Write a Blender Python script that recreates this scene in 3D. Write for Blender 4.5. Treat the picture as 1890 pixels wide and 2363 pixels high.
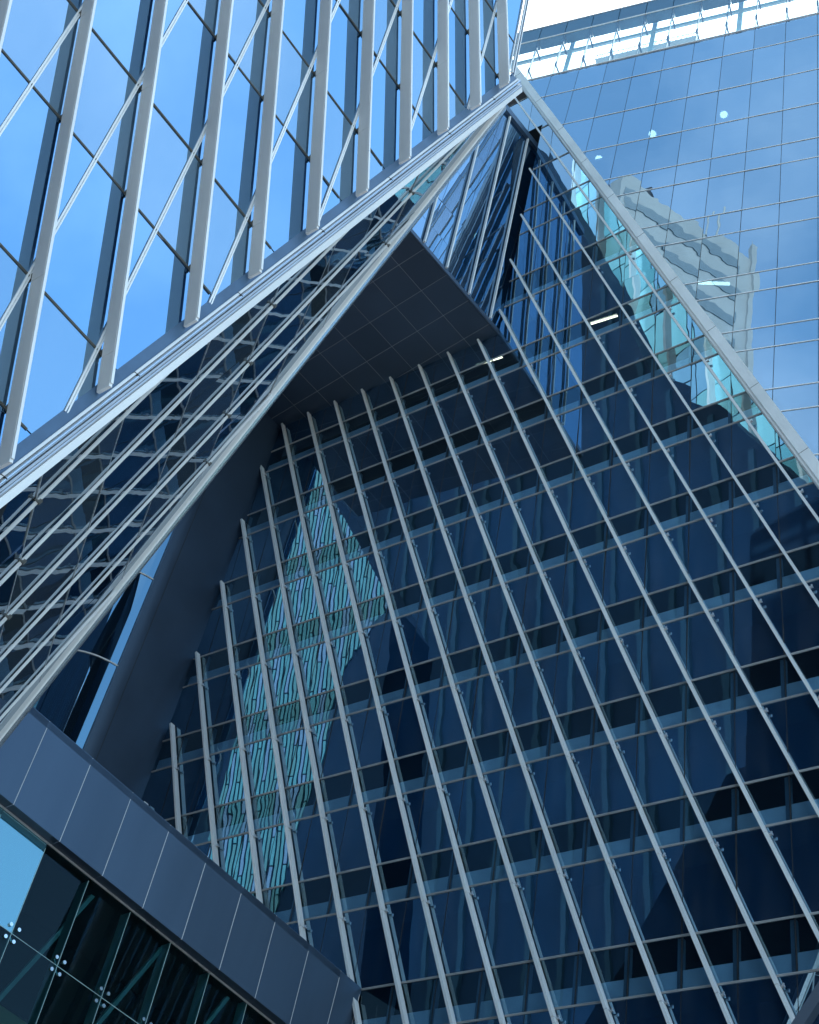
import bpy, math, random
import numpy as np
from mathutils import Matrix, Vector

random.seed(11)
rng = np.random.default_rng(5)
SC = bpy.context.scene
COL = SC.collection
for o in list(bpy.data.objects):
    bpy.data.objects.remove(o)

V = lambda *a: np.array(a, float)


def nrm(v):
    v = np.asarray(v, float)
    return v / np.linalg.norm(v)


# ------------------------------------------------------------------ camera, sky, sun, exposure
# the eye of the photographer is the origin; the pavement lies 1.6 m below it
cam = bpy.data.cameras.new('camera')
cam.sensor_fit = 'AUTO'
cam.sensor_width = 36.0
cam.lens = 50.52
cam.clip_start = 0.1
cam.clip_end = 4000
camo = bpy.data.objects.new('camera', cam)
COL.objects.link(camo)
R = Matrix(((0.92543433, 0.112276, 0.36189143), (0.31852646, -0.74778776, -0.5825413), (0.20521257, 0.65437571, -0.72779133)))
camo.matrix_world = R.to_4x4()
SC.camera = camo

SUN = nrm(V(0.22, 0.50, 0.84))
world = bpy.data.worlds.new('World')
SC.world = world
world.use_nodes = True
nt = world.node_tree
nt.nodes.clear()
N = nt.nodes.new
wo = N('ShaderNodeOutputWorld')
bg = N('ShaderNodeBackground')
bg.inputs['Strength'].default_value = 0.15
sky = N('ShaderNodeTexSky')
sky.sky_type = 'NISHITA'
sky.sun_disc = False
sky.sun_elevation = math.asin(SUN[2])
sky.sun_rotation = math.atan2(SUN[0], SUN[1])
sky.air_density = 1.0
sky.dust_density = 0.6
sky.ozone_density = 2.0
tc = N('ShaderNodeTexCoord')
mp = N('ShaderNodeMapping')
mp.inputs['Location'].default_value = (0.35, -0.22, 0.1)
no = N('ShaderNodeTexNoise')
no.inputs['Scale'].default_value = 1.9
no.inputs['Detail'].default_value = 7
no.inputs['Roughness'].default_value = 0.55
rp = N('ShaderNodeValToRGB')
rp.color_ramp.elements[0].position = 0.50
rp.color_ramp.elements[1].position = 1.0
rp.color_ramp.elements[0].color = (0.015, 0.015, 0.015, 1)
rp.color_ramp.elements[1].color = (0.36, 0.36, 0.36, 1)
mx = N('ShaderNodeMixRGB')
mx.inputs['Color2'].default_value = (11.0, 11.2, 11.6, 1)
L_ = nt.links.new
L_(tc.outputs['Generated'], mp.inputs['Vector'])
L_(mp.outputs['Vector'], no.inputs['Vector'])
L_(no.outputs['Fac'], rp.inputs['Fac'])
# one broad bright cloud stands over the roof of the tower
dp = N('ShaderNodeVectorMath')
dp.operation = 'DOT_PRODUCT'
dp.inputs[1].default_value = (-0.17, 0.36, 0.917)
L_(tc.outputs['Generated'], dp.inputs[0])
ad = N('ShaderNodeMath')
ad.operation = 'MULTIPLY_ADD'
ad.inputs[1].default_value = 0.12
L_(no.outputs['Fac'], ad.inputs[0])
L_(dp.outputs['Value'], ad.inputs[2])
cr = N('ShaderNodeMapRange')
cr.interpolation_type = 'SMOOTHSTEP'
cr.inputs['From Min'].default_value = 0.975
cr.inputs['From Max'].default_value = 1.025
L_(ad.outputs['Value'], cr.inputs['Value'])
mxx = N('ShaderNodeMath')
mxx.operation = 'MAXIMUM'
L_(rp.outputs['Color'], mxx.inputs[0])
L_(cr.outputs['Result'], mxx.inputs[1])
L_(mxx.outputs['Value'], mx.inputs['Fac'])
wb = N('ShaderNodeMixRGB')
wb.blend_type = 'MULTIPLY'
wb.inputs['Fac'].default_value = 1.0
wb.inputs['Color2'].default_value = (0.80, 1.04, 1.0, 1)
L_(sky.outputs['Color'], wb.inputs['Color1'])
L_(wb.outputs['Color'], mx.inputs['Color1'])
L_(mx.outputs['Color'], bg.inputs['Color'])
L_(bg.outputs['Background'], wo.inputs['Surface'])

sun = bpy.data.lights.new('sun', 'SUN')
sun.energy = 3.0
sun.angle = math.radians(0.5)
sun.color = (1.0, 0.955, 0.9)
suno = bpy.data.objects.new('sun', sun)
COL.objects.link(suno)
suno.location = (60, 40, 120)
suno.rotation_euler = Vector(SUN).to_track_quat('Z', 'Y').to_euler()

SC.view_settings.view_transform = 'Standard'
SC.view_settings.look = 'None'
SC.view_settings.gamma = 1
SC.view_settings.exposure = 1.45
SC.view_settings.use_curve_mapping = False
SC.cycles.max_bounces = 10
SC.cycles.glossy_bounces = 6
SC.cycles.transparent_max_bounces = 10
SC.cycles.caustics_reflective = False
SC.cycles.caustics_refractive = False

# ------------------------------------------------------------------ materials


def mat_new(name):
    m = bpy.data.materials.new(name)
    m.use_nodes = True
    m.node_tree.nodes.clear()
    return m, m.node_tree


def paint(name, col, rough=0.45, metallic=0.0, spec=0.5, var=0.12, scale=1.5, streak=False, piece=0.05):
    m, t = mat_new(name)
    n = t.nodes.new
    out = n('ShaderNodeOutputMaterial')
    b = n('ShaderNodeBsdfPrincipled')
    b.inputs['Roughness'].default_value = rough
    b.inputs['Metallic'].default_value = metallic
    b.inputs['Specular IOR Level'].default_value = spec
    g = n('ShaderNodeNewGeometry')
    mpn = n('ShaderNodeMapping')
    if streak:
        mpn.inputs['Scale'].default_value = (1, 1, 0.12)
    ns = n('ShaderNodeTexNoise')
    ns.inputs['Scale'].default_value = scale
    ns.inputs['Detail'].default_value = 6
    mr = n('ShaderNodeMapRange')
    mr.inputs['From Min'].default_value = 0.3
    mr.inputs['From Max'].default_value = 0.7
    mr.inputs['To Min'].default_value = 1 - var
    mr.inputs['To Max'].default_value = 1 + var * 0.5
    mul = n('ShaderNodeMixRGB')
    mul.blend_type = 'MULTIPLY'
    mul.inputs['Fac'].default_value = 1
    mul.inputs['Color1'].default_value = (*col, 1)
    k = t.links.new
    k(g.outputs['Position'], mpn.inputs['Vector'])
    k(mpn.outputs['Vector'], ns.inputs['Vector'])
    k(ns.outputs['Fac'], mr.inputs['Value'])
    k(mr.outputs['Result'], mul.inputs['Color2'])
    oi = n('ShaderNodeObjectInfo')
    pr = n('ShaderNodeMapRange')
    pr.inputs['To Min'].default_value = 1 - piece
    pr.inputs['To Max'].default_value = 1 + piece
    k(oi.outputs['Random'], pr.inputs['Value'])
    pm = n('ShaderNodeMixRGB')
    pm.blend_type = 'MULTIPLY'
    pm.inputs['Fac'].default_value = 1
    k(mul.outputs['Color'], pm.inputs['Color1'])
    k(pr.outputs['Result'], pm.inputs['Color2'])
    k(pm.outputs['Color'], b.inputs['Base Color'])
    mr2 = n('ShaderNodeMapRange')
    mr2.inputs['To Min'].default_value = rough * 0.8
    mr2.inputs['To Max'].default_value = rough * 1.25
    k(ns.outputs['Fac'], mr2.inputs['Value'])
    k(mr2.outputs['Result'], b.inputs['Roughness'])
    k(b.outputs['BSDF'], out.inputs['Surface'])
    return m


def glass(name, body, tint, f0, transp=0.0, tcol=(0.3, 0.45, 0.55), wave=0.004, wscale=0.7, rough=0.0, dust=0.03, fmul=1.0, ior=1.5, vary=0.10):
    """coated facade glass: a mirror layer over a dark or see-through body"""
    m, t = mat_new(name)
    n = t.nodes.new
    k = t.links.new
    out = n('ShaderNodeOutputMaterial')
    g = n('ShaderNodeNewGeometry')
    ns = n('ShaderNodeTexNoise')
    ns.inputs['Scale'].default_value = wscale
    ns.inputs['Detail'].default_value = 1.5
    bp = n('ShaderNodeBump')
    bp.inputs['Strength'].default_value = 1.0
    bp.inputs['Distance'].default_value = wave
    k(g.outputs['Position'], ns.inputs['Vector'])
    k(ns.outputs['Fac'], bp.inputs['Height'])
    gl = n('ShaderNodeBsdfGlossy')
    gl.inputs['Color'].default_value = (*tint, 1)
    gl.inputs['Roughness'].default_value = rough
    k(bp.outputs['Normal'], gl.inputs['Normal'])
    fr = n('ShaderNodeFresnel')
    fr.inputs['IOR'].default_value = ior
    ma = n('ShaderNodeMath')
    ma.operation = 'MULTIPLY_ADD'
    ma.inputs[1].default_value = (1 - f0) * fmul
    ma.inputs[2].default_value = f0
    k(fr.outputs['Fac'], ma.inputs[0])
    oi = n('ShaderNodeObjectInfo')
    vr = n('ShaderNodeMapRange')
    vr.inputs['To Min'].default_value = 1 - vary
    vr.inputs['To Max'].default_value = 1 + vary * 0.3
    k(oi.outputs['Random'], vr.inputs['Value'])
    inv = n('ShaderNodeMath')
    inv.operation = 'SUBTRACT'
    inv.inputs[0].default_value = 1.0
    k(g.outputs['Backfacing'], inv.inputs[1])
    ff = n('ShaderNodeMath')
    ff.operation = 'MULTIPLY'
    ff.use_clamp = True
    k(ma.outputs['Value'], ff.inputs[0])
    vm = n('ShaderNodeMath')
    vm.operation = 'MULTIPLY'
    k(inv.outputs['Value'], vm.inputs[0])
    k(vr.outputs['Result'], vm.inputs[1])
    k(vm.outputs['Value'], ff.inputs[1])
    d = n('ShaderNodeBsdfDiffuse')
    # thin film of dust, heavier in streaks
    mpn = n('ShaderNodeMapping')
    mpn.inputs['Scale'].default_value = (1, 1, 0.15)
    k(g.outputs['Position'], mpn.inputs['Vector'])
    n2 = n('ShaderNodeTexNoise')
    n2.inputs['Scale'].default_value = 2.3
    n2.inputs['Detail'].default_value = 8
    k(mpn.outputs['Vector'], n2.inputs['Vector'])
    mr = n('ShaderNodeMapRange')
    mr.inputs['From Min'].default_value = 0.45
    mr.inputs['From Max'].default_value = 0.8
    mr.inputs['To Min'].default_value = 0
    mr.inputs['To Max'].default_value = dust
    k(n2.outputs['Fac'], mr.inputs['Value'])
    cm = n('ShaderNodeMixRGB')
    cm.inputs['Color1'].default_value = (*body, 1)
    cm.inputs['Color2'].default_value = (0.55, 0.57, 0.58, 1)
    k(mr.outputs['Result'], cm.inputs['Fac'])
    k(cm.outputs['Color'], d.inputs['Color'])
    bodysh = d.outputs['BSDF']
    if transp > 0:
        tr = n('ShaderNodeBsdfTransparent')
        tr.inputs['Color'].default_value = (*tcol, 1)
        mxs = n('ShaderNodeMixShader')
        mxs.inputs['Fac'].default_value = transp
        k(d.outputs['BSDF'], mxs.inputs[1])
        k(tr.outputs['BSDF'], mxs.inputs[2])
        bodysh = mxs.outputs['Shader']
    mxg = n('ShaderNodeMixShader')
    k(ff.outputs['Value'], mxg.inputs['Fac'])
    k(bodysh, mxg.inputs[1])
    k(gl.outputs['BSDF'], mxg.inputs[2])
    k(mxg.outputs['Shader'], out.inputs['Surface'])
    return m


def lamp(name, col, s):
    m, t = mat_new(name)
    out = t.nodes.new('ShaderNodeOutputMaterial')
    e = t.nodes.new('ShaderNodeEmission')
    e.inputs['Color'].default_value = (*col, 1)
    e.inputs['Strength'].default_value = s
    t.links.new(e.outputs['Emission'], out.inputs['Surface'])
    return m


M = dict(
    alu=paint('pale_aluminium', (0.78, 0.79, 0.80), 0.42, 0.0, 0.5, 0.10, 0.8, True),
    alu2=paint('silver_aluminium', (0.62, 0.64, 0.67), 0.28, 0.55, 0.5, 0.10, 1.2, True),
    white=paint('white_coping', (0.84, 0.85, 0.86), 0.38, 0.0, 0.5, 0.10, 0.9, True),
    chan=paint('satin_gutter', (0.66, 0.69, 0.72), 0.22, 0.85, 0.5, 0.06, 1.0, True),
    flash=paint('blue_grey_flashing', (0.075, 0.135, 0.22), 0.35, 0.2, 0.5, 0.25, 1.6),
    haze=paint('glare_pale_steel', (0.62, 0.72, 0.80), 0.5),  # pale blue colour stands for glare around the backlit parapet steel
    roofband=paint('teal_roof_band', (0.05, 0.15, 0.24), 0.3, 0.2),
    band=paint('grey_window_band', (0.10, 0.135, 0.16), 0.5),
    sp_teal=paint('spire_teal', (0.065, 0.205, 0.235), 0.4),
    sp_blue=paint('spire_blue', (0.12, 0.19, 0.29), 0.4),
    sp_green=paint('spire_green', (0.07, 0.18, 0.19), 0.4),
    corner=paint('bright_corner_coping', (0.90, 0.91, 0.92), 0.35, 0, 0.5, 0.12, 0.7),
    seam2=paint('soffit_seam', (0.20, 0.22, 0.25), 0.5),
    edge=paint('pale_glass_edge', (0.40, 0.58, 0.60), 0.3),
    trans=paint('grey_transom', (0.42, 0.43, 0.44), 0.4),
    rib=paint('dull_blue_rib', (0.012, 0.034, 0.058), 0.7, 0, 0.1),
    joint=paint('dark_gasket', (0.03, 0.032, 0.035), 0.6, 0, 0.3),
    olive=paint('olive_transom', (0.13, 0.125, 0.11), 0.5, 0.2, 0.4),
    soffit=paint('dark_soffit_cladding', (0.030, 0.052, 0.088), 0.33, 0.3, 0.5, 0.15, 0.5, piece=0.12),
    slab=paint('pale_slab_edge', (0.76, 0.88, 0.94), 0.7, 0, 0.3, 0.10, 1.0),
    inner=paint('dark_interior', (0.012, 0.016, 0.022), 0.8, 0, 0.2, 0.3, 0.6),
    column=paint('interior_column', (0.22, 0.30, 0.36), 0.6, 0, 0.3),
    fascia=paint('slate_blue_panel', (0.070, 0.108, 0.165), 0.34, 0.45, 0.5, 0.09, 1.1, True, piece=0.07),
    seam=paint('pale_seam', (0.55, 0.56, 0.58), 0.4),
    steel=paint('bright_steel', (0.75, 0.76, 0.78), 0.18, 1.0),
    beige=paint('beige_lobby_wall', (0.22, 0.18, 0.09), 0.7),
    paving=paint('grey_paving', (0.34, 0.34, 0.33), 0.8, 0, 0.3, 0.25, 0.6),
    darkwall=paint('dark_office_cladding', (0.003, 0.017, 0.042), 0.7, 0, 0.1, 0.5, 0.06),
    grey=paint('grey_tower_concrete', (0.27, 0.28, 0.29), 0.7, 0, 0.3, 0.12, 0.3),
    g_tower=glass('tower_glass', (0.02, 0.05, 0.11), (0.60, 0.83, 0.96), 0.56, 0.55, (0.35, 0.55, 0.75), 0.0035, 0.55, 0.0, 0.02),
    g_lean=glass('leaning_glass', (0.002, 0.026, 0.075), (0.54, 0.83, 1.0), 0.44, 0.30, (0.5, 0.75, 0.85), wave=0.0024, wscale=0.5, dust=0.08),
    g_lean_clear=glass('leaning_clear_glass', (0.008, 0.016, 0.024), (0.60, 0.88, 0.98), 0.20, 0.9, (0.72, 0.86, 0.95), wave=0.004, wscale=0.6, dust=0.04),
    g_wing=glass('wing_glass', (0.02, 0.06, 0.15), (0.30, 0.51, 0.72), 0.86, 0, wave=0.0012, wscale=0.35, dust=0.02),
    g_wing2=glass('wing_glass_hazy', (0.10, 0.16, 0.22), (0.36, 0.54, 0.70), 0.74, 0, wave=0.0012, wscale=0.35, dust=0.10),
    g_side=glass('wing_side_glass', (0.015, 0.05, 0.14), (0.55, 0.72, 1.0), 0.4, 0, wave=0.002, wscale=0.4),
    g_under=glass('underside_navy_glass', (0.003, 0.010, 0.022), (0.80, 0.90, 1.0), 0.42, 0, wave=0.0028, wscale=0.6, dust=0.0),
    g_under2=glass('underside_grey_glass', (0.035, 0.048, 0.056), (0.80, 0.90, 1.0), 0.34, 0, wave=0.0028, wscale=0.6, dust=0.02),
    g_box=glass('box_glass', (0.004, 0.02, 0.05), (0.52, 0.76, 1.0), 0.50, 0, wave=0.0022, wscale=0.35, dust=0.0),
    g_curve=glass('curved_glass', (0.002, 0.008, 0.016), (0.45, 0.75, 1.0), 0.30, 0, wave=0.0012, wscale=0.5, dust=0.0),
    g_lobby=glass('lobby_glass', (0.004, 0.010, 0.014), (0.6, 0.85, 1.0), 0.0, 0.9, (0.55, 0.78, 0.78), wave=0.002, wscale=0.4, dust=0.0, fmul=0.45),
    g_lobby2=glass('sky_tinted_lobby_glass', (0.02, 0.12, 0.18), (0.5, 0.85, 0.95), 0.30, 0, wave=0.002, wscale=0.5, dust=0.02),  # teal body and stronger mirror imitate sky reflected in the leftmost panes
    g_teal2=glass('pale_blue_tower_glass', (0.34, 0.58, 0.80), (0.55, 0.85, 0.9), 0.12, 0, wave=0.004, wscale=0.3),
    g_teal3=glass('deep_teal_glass', (0.20, 0.48, 0.55), (0.55, 0.85, 0.9), 0.12, 0, wave=0.004, wscale=0.3),
    g_clear=glass('parapet_glass', (0.5, 0.6, 0.65), (0.9, 0.96, 1.0), 0.03, 0.97, (0.86, 0.97, 0.98), wave=0.001, wscale=0.4, dust=0.02),
    g_teal=glass('teal_glass', (0.36, 0.70, 0.76), (0.55, 0.85, 0.9), 0.12, 0, wave=0.004, wscale=0.3),
    lampt=lamp('tube_lamp', (1.0, 0.80, 0.50), 3.2),
    lampw=lamp('warm_lamp', (1.0, 0.74, 0.44), 11.0),
)

# ------------------------------------------------------------------ builders


def mesh(name, verts, faces, mat):
    me = bpy.data.meshes.new(name)
    me.from_pydata([tuple(map(float, v)) for v in verts], [], faces)
    me.materials.append(mat)
    me.update()
    return me


def link(name, me, parent=None, kind=None):
    o = bpy.data.objects.new(name, me)
    COL.objects.link(o)
    if parent is not None:
        o.parent = parent
        if parent.type == 'EMPTY':
            o.matrix_parent_inverse = Matrix.Translation(-parent.location)
    if kind:
        o['kind'] = kind
    return o


def obj(name, vf, mat, parent=None, kind=None):
    return link(name, mesh(name, vf[0], vf[1], mat), parent, kind)


def thing(name, label, cat, loc, group=None):
    o = bpy.data.objects.new(name, None)
    COL.objects.link(o)
    o.location = tuple(map(float, loc))
    o['label'] = label
    o['category'] = cat
    if group:
        o['group'] = group
    return o


def tag(o, label, cat, group=None):
    o['label'] = label
    o['category'] = cat
    if group:
        o['group'] = group
    return o


def join(parts):
    vs, fs = [], []
    for v, f in parts:
        b = len(vs)
        vs += list(v)
        fs += [[i + b for i in q] for q in f]
    return vs, fs


def prism(poly, ext):
    """closed prism: polygon poly pushed along the vector ext"""
    n = len(poly)
    a = [np.asarray(p, float) for p in poly]
    b = [p + ext for p in a]
    nn = np.cross(a[1] - a[0], a[2] - a[0])
    f = [list(range(n)), list(range(2 * n - 1, n - 1, -1))] + [[i, i + n, (i + 1) % n + n, (i + 1) % n] for i in range(n)]
    if nn @ ext > 0:
        f = [q[::-1] for q in f]
    return a + b, f


def bar(p0, p1, e1, e2):
    """box from p0 to p1 whose section is spanned by the full vectors e1, e2, centred on e1, starting at 0 of e2"""
    p0 = np.asarray(p0, float)
    p1 = np.asarray(p1, float)
    e1 = np.asarray(e1, float)
    e2 = np.asarray(e2, float)
    q = [p0 - e1 / 2, p0 + e1 / 2, p0 + e1 / 2 + e2, p0 - e1 / 2 + e2]
    return prism(q, p1 - p0)


def tube(pts, r, n=8):
    pts = [np.asarray(p, float) for p in pts]
    vs, fs = [], []
    for i, p in enumerate(pts):
        d = nrm(pts[min(i + 1, len(pts) - 1)] - pts[max(i - 1, 0)])
        a = nrm(np.cross(d, V(0.3, 0.2, 1) if abs(d[2]) < 0.95 else V(1, 0, 0)))
        b = np.cross(d, a)
        for j in range(n):
            t = 2 * math.pi * j / n
            vs.append(p + r * (a * math.cos(t) + b * math.sin(t)))
    for i in range(len(pts) - 1):
        for j in range(n):
            fs.append([i * n + j, i * n + (j + 1) % n, (i + 1) * n + (j + 1) % n, (i + 1) * n + j])
    fs.append(list(range(n))[::-1])
    fs.append([(len(pts) - 1) * n + j for j in range(n)])
    return vs, fs


def clip(poly, hp):
    """poly: 2-D points; hp: list of (a, b, c) keeping a*x + b*y <= c"""
    for a, b, c in hp:
        if not poly:
            return []
        res = []
        for i in range(len(poly)):
            p, q = poly[i], poly[(i + 1) % len(poly)]
            dp = a * p[0] + b * p[1] - c
            dq = a * q[0] + b * q[1] - c
            if dp <= 0:
                res.append(p)
            if (dp < 0 < dq) or (dq < 0 < dp):
                t = dp / (dp - dq)
                res.append((p[0] + t * (q[0] - p[0]), p[1] + t * (q[1] - p[1])))
        poly = res
    out = []
    for p in poly:
        if not out or abs(p[0] - out[-1][0]) + abs(p[1] - out[-1][1]) > 1e-4:
            out.append(p)
    if len(out) > 1 and abs(out[0][0] - out[-1][0]) + abs(out[0][1] - out[-1][1]) < 1e-4:
        out.pop()
    return out if len(out) > 2 else []


def area(p):
    return 0.5 * abs(sum(p[i][0] * p[(i + 1) % len(p)][1] - p[(i + 1) % len(p)][0] * p[i][1] for i in range(len(p))))


def hp_left(p, q):
    """half plane left of the directed line p -> q"""
    dx, dy = q[0] - p[0], q[1] - p[1]
    return (dy, -dx, dy * p[0] - dx * p[1])


def pane(poly2, to3, nout, th, mat, parent, name='glass_pane', tilt=0.0018):
    """a sheet of glass with its own small error of alignment"""
    cx = sum(p[0] for p in poly2) / len(poly2)
    cy = sum(p[1] for p in poly2) / len(poly2)
    ta, tb = rng.normal(0, tilt, 2)
    pts = [to3(*p) + nout * (ta * (p[0] - cx) + tb * (p[1] - cy)) for p in poly2]
    return obj(name, prism(pts, -nout * th), mat, parent)


# ------------------------------------------------------------------ setting: ground
obj('pavement', prism([V(-400, -400, -1.6), V(400, -400, -1.6), V(400, 400, -1.6), V(-400, 400, -1.6)], V(0, 0, -0.5)), M['paving'], None, 'structure')

# ------------------------------------------------------------------ frames of the facades
PA = V(-20.131, 29.76, 73.523)
HA = nrm(V(-0.96667, 0.25602, 0))
FD = nrm(V(-0.39296, -0.00442, 0.91955))
NA = nrm(np.cross(HA, FD))            # into the building
VA = nrm(np.cross(NA, HA))
VA = VA if VA[2] > 0 else -VA
VZ = VA / VA[2]
OUT_A = -NA
PC = V(-20.293, 30.0, 74.116)
PB = V(-10.146, 15.0, 37.058)
HB = nrm(V(0.2975, 0.9547, 0))
NB = nrm(V(0.95431, -0.29743, -0.02876))
VB = V(0, -0.0967, 1)
ED = nrm(V(0.1002, 0.2278, 0.9685))
JD = nrm(V(-0.65415, 0.74594, 0.12515))
NG = nrm(np.cross(ED, JD))
NG = NG if NG @ PB < 0 else -NG
NG_ = NG
HT = nrm(V(-0.367, -0.930, 0))
NT = nrm(V(0.930, -0.367, 0))
CORNER = V(-18.157, 31.854, 51.338)
ZS = 51.338
LEV = [73.45, 70.85, 66.97, 63.38, 60.04, 58.25, 54.87, 53.1, 49.73, 48.37, 45.81, 44.46, 41.86, 40.49, 37.9, 36.48, 33.9, 32.5, 29.97, 28.47, 25.97, 24.5, 21.75, 20.25, 17.4, 15.9, 12.6, 11.1, 7.5, 3.2, -1.6]
NARROW = {i for i, z in enumerate(LEV) if i + 1 < len(LEV) and z - LEV[i + 1] < 1.9 and z < 60}

# ------------------------------------------------------------------ vertical tower wall on the right
tower = thing('glass_tower', 'pale blue glass tower wall with flush panes under a clear glazed parapet', 'building', (-8, 30, -1.6))


def c3(x, z, off=0.0):
    return V(x, 30.0 - off, z)


OUT_C = V(0, -1, 0)
foldC = ((PC[0], PC[2]), (PC[0] + FD[0] * 10, PC[2] + FD[2] * 10))     # fold line with the leaning facade, in (x, z)
HPC = [hp_left((foldC[1][0] + 0.15, foldC[1][1]), (foldC[0][0] + 0.15, foldC[0][1]))]
XR = 3.4
XJ = [-4.375 - 1.55 * k for k in range(-5, 16)]
for i in range(len(LEV) - 1):
    z1, z0 = LEV[i], LEV[i + 1]
    if z1 < 21:
        continue
    for x in XJ:
        cell = [(x - 1.55 + 0.012, z0 + 0.012), (x - 0.012, z0 + 0.012), (x - 0.012, z1 - 0.012), (x - 1.55 + 0.012, z1 - 0.012)]
        p = clip(cell, HPC)
        if p and area(p) > 0.02:
            pane(p, c3, OUT_C, 0.03, M['g_tower'], tower)
for z in LEV[:23]:
    xl = PC[0] + FD[0] * (z - PC[2]) / FD[2] + 0.1
    obj('transom', bar(c3(xl, z), c3(XR, z), V(0, 0, 0.04), V(0, -0.025, 0)), M['white'], tower)
for x in XJ:
    zt = 73.4
    zb = max(20, PC[2] + FD[2] * (x - PC[0]) / FD[0])
    if zb < 73:
        obj('mullion_joint', bar(c3(x, zb, -0.03), c3(x, zt, -0.03), V(0.028, 0, 0), V(0, -0.028, 0)), M['joint'], tower)
# rooms behind: back wall, ceilings
foldx = lambda z: PC[0] + FD[0] * (z - PC[2]) / FD[2]
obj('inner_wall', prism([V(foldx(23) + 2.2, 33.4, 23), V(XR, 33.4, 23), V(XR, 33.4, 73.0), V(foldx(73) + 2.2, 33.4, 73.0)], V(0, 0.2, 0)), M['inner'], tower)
obj('side_block', prism([V(XR + 0.25, 30.1, -1.6), V(12, 30.1, -1.6), V(12, 30.1, 79), V(XR + 0.25, 30.1, 79)], V(0, 14, 0)), M['darkwall'], tower)
obj('end_wall', prism([V(XR, 30.02, -1.6), V(XR + 0.2, 30.02, -1.6), V(XR + 0.2, 30.02, 73.45), V(XR, 30.02, 73.45)], V(0, 14, 0)), M['fascia'], tower)
for i in sorted(NARROW):
    z = LEV[i + 1]
    if z > 21 and z < 50:
        xl = PC[0] + FD[0] * (z - PC[2]) / FD[2] + 0.6
        obj('floor_slab', prism([V(xl, 30.25, z + 0.05), V(XR, 30.25, z + 0.05), V(XR, 33.4, z + 0.05), V(xl, 33.4, z + 0.05)], V(0, 0, 0.5)), M['slab'], tower)
for z in (70.3, 62.8, 57.7, 52.6):
    xl = PC[0] + FD[0] * (z - PC[2]) / FD[2] + 0.6
    obj('floor_slab', prism([V(xl, 30.3, z), V(XR, 30.3, z), V(XR, 33.4, z), V(xl, 33.4, z)], V(0, 0, 0.3)), M['column'], tower)
# glazed parapet
ZP0, ZP1, ZPM = 73.50, 78.85, 77.45
for x in XJ:
    for a, b in ((ZP0 + 0.03, ZPM - 0.012), (ZPM + 0.012, ZP1)):
        pane([(x - 1.54, a), (x - 0.01, a), (x - 0.01, b), (x - 1.54, b)], c3, OUT_C, 0.025, M['g_clear'], tower, 'parapet_pane', 0.0005)
    f = obj('parapet_fin', bar(c3(x, ZP0, -0.02), c3(x, ZP1, -0.02), V(0.03, 0, 0), V(0, 0.18, 0)), M['flash'], tower)
    for z in (75.0, 77.9):
        arm = join([bar(V(x, 30.2, z), V(x, 30.9, z + 0.12), V(0.08, 0, 0), V(0, 0, 0.12)), bar(V(x, 30.05, z - 0.16), V(x, 30.05, z + 0.30), V(0.12, 0, 0), V(0, 0.12, 0))])
        obj('parapet_arm', arm, M['flash'], tower)
obj('parapet_rail', bar(V(-26, 30.95, 78.7), V(XR, 30.95, 78.7), V(0, 0, 0.35), V(0, 0.12, 0)), M['haze'], tower)
for x in (-18.2, -13.4, -8.6, -3.8):
    obj('parapet_post', bar(V(x, 31.0, 73.5), V(x, 31.0, 80.8), V(0.28, 0, 0), V(0, 0.2, 0)), M['haze'], tower)
obj('parapet_catwalk', join([bar(V(-16.6, 31.1, 77.0), V(-10.9, 31.1, 77.0), V(0, 0, 0.06), V(0, 0.5, 0))] + [bar(V(-16.6 + 0.3 * k, 31.1, 77.0), V(-16.45 + 0.3 * k, 31.1, 77.5), V(0.03, 0, 0), V(0, 0.03, 0)) for k in range(20)] + [bar(V(-16.6, 31.1, 77.5), V(-10.9, 31.1, 77.5), V(0, 0, 0.05), V(0, 0.04, 0))]), M['haze'], tower)
obj('parapet_sill', bar(V(-24, 30.0, 73.47), V(XR, 30.0, 73.47), V(0, 0, 0.10), V(0, -0.06, 0)), M['alu'], tower)
obj('roof_deck', prism([V(-30, 30.05, 73.1), V(XR, 30.05, 73.1), V(XR, 44, 73.1), V(-30, 44, 73.1)], V(0, 0, 0.25)), M['grey'], tower)
for x in XJ:
    obj('roof_beam_panel', prism([c3(x - 1.53, 78.88), c3(x - 0.02, 78.88), c3(x - 0.02, 80.6), c3(x - 1.53, 80.6)], V(0, 0.6, 0)), M['roofband'], tower)
obj('roof_beam_trim', bar(V(-27, 30.0, 78.9), V(XR, 30.0, 78.9), V(0, 0, 0.07), V(0, -0.04, 0)), M['alu'], tower)
obj('roof_coping', bar(V(-27, 29.97, 80.66), V(XR, 29.97, 80.66), V(0, 0, 0.10), V(0, 0.7, 0)), M['white'], tower)

# ------------------------------------------------------------------ leaning facade with slanting fins
lean = thing('leaning_glass_facade', 'dark leaning glass facade ruled with long slanting pale fins', 'building', (-16, 34, -1.6))


def a3(a, z, off=0.0):
    return PA + HA * a + VZ * (z - PA[2]) + OUT_A * off


KF = (FD @ HA) / FD[2]                     # a shifts by KF per metre of height along a fin


def fin_a(u, z):
    return u + KF * (z - PA[2])


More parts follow.
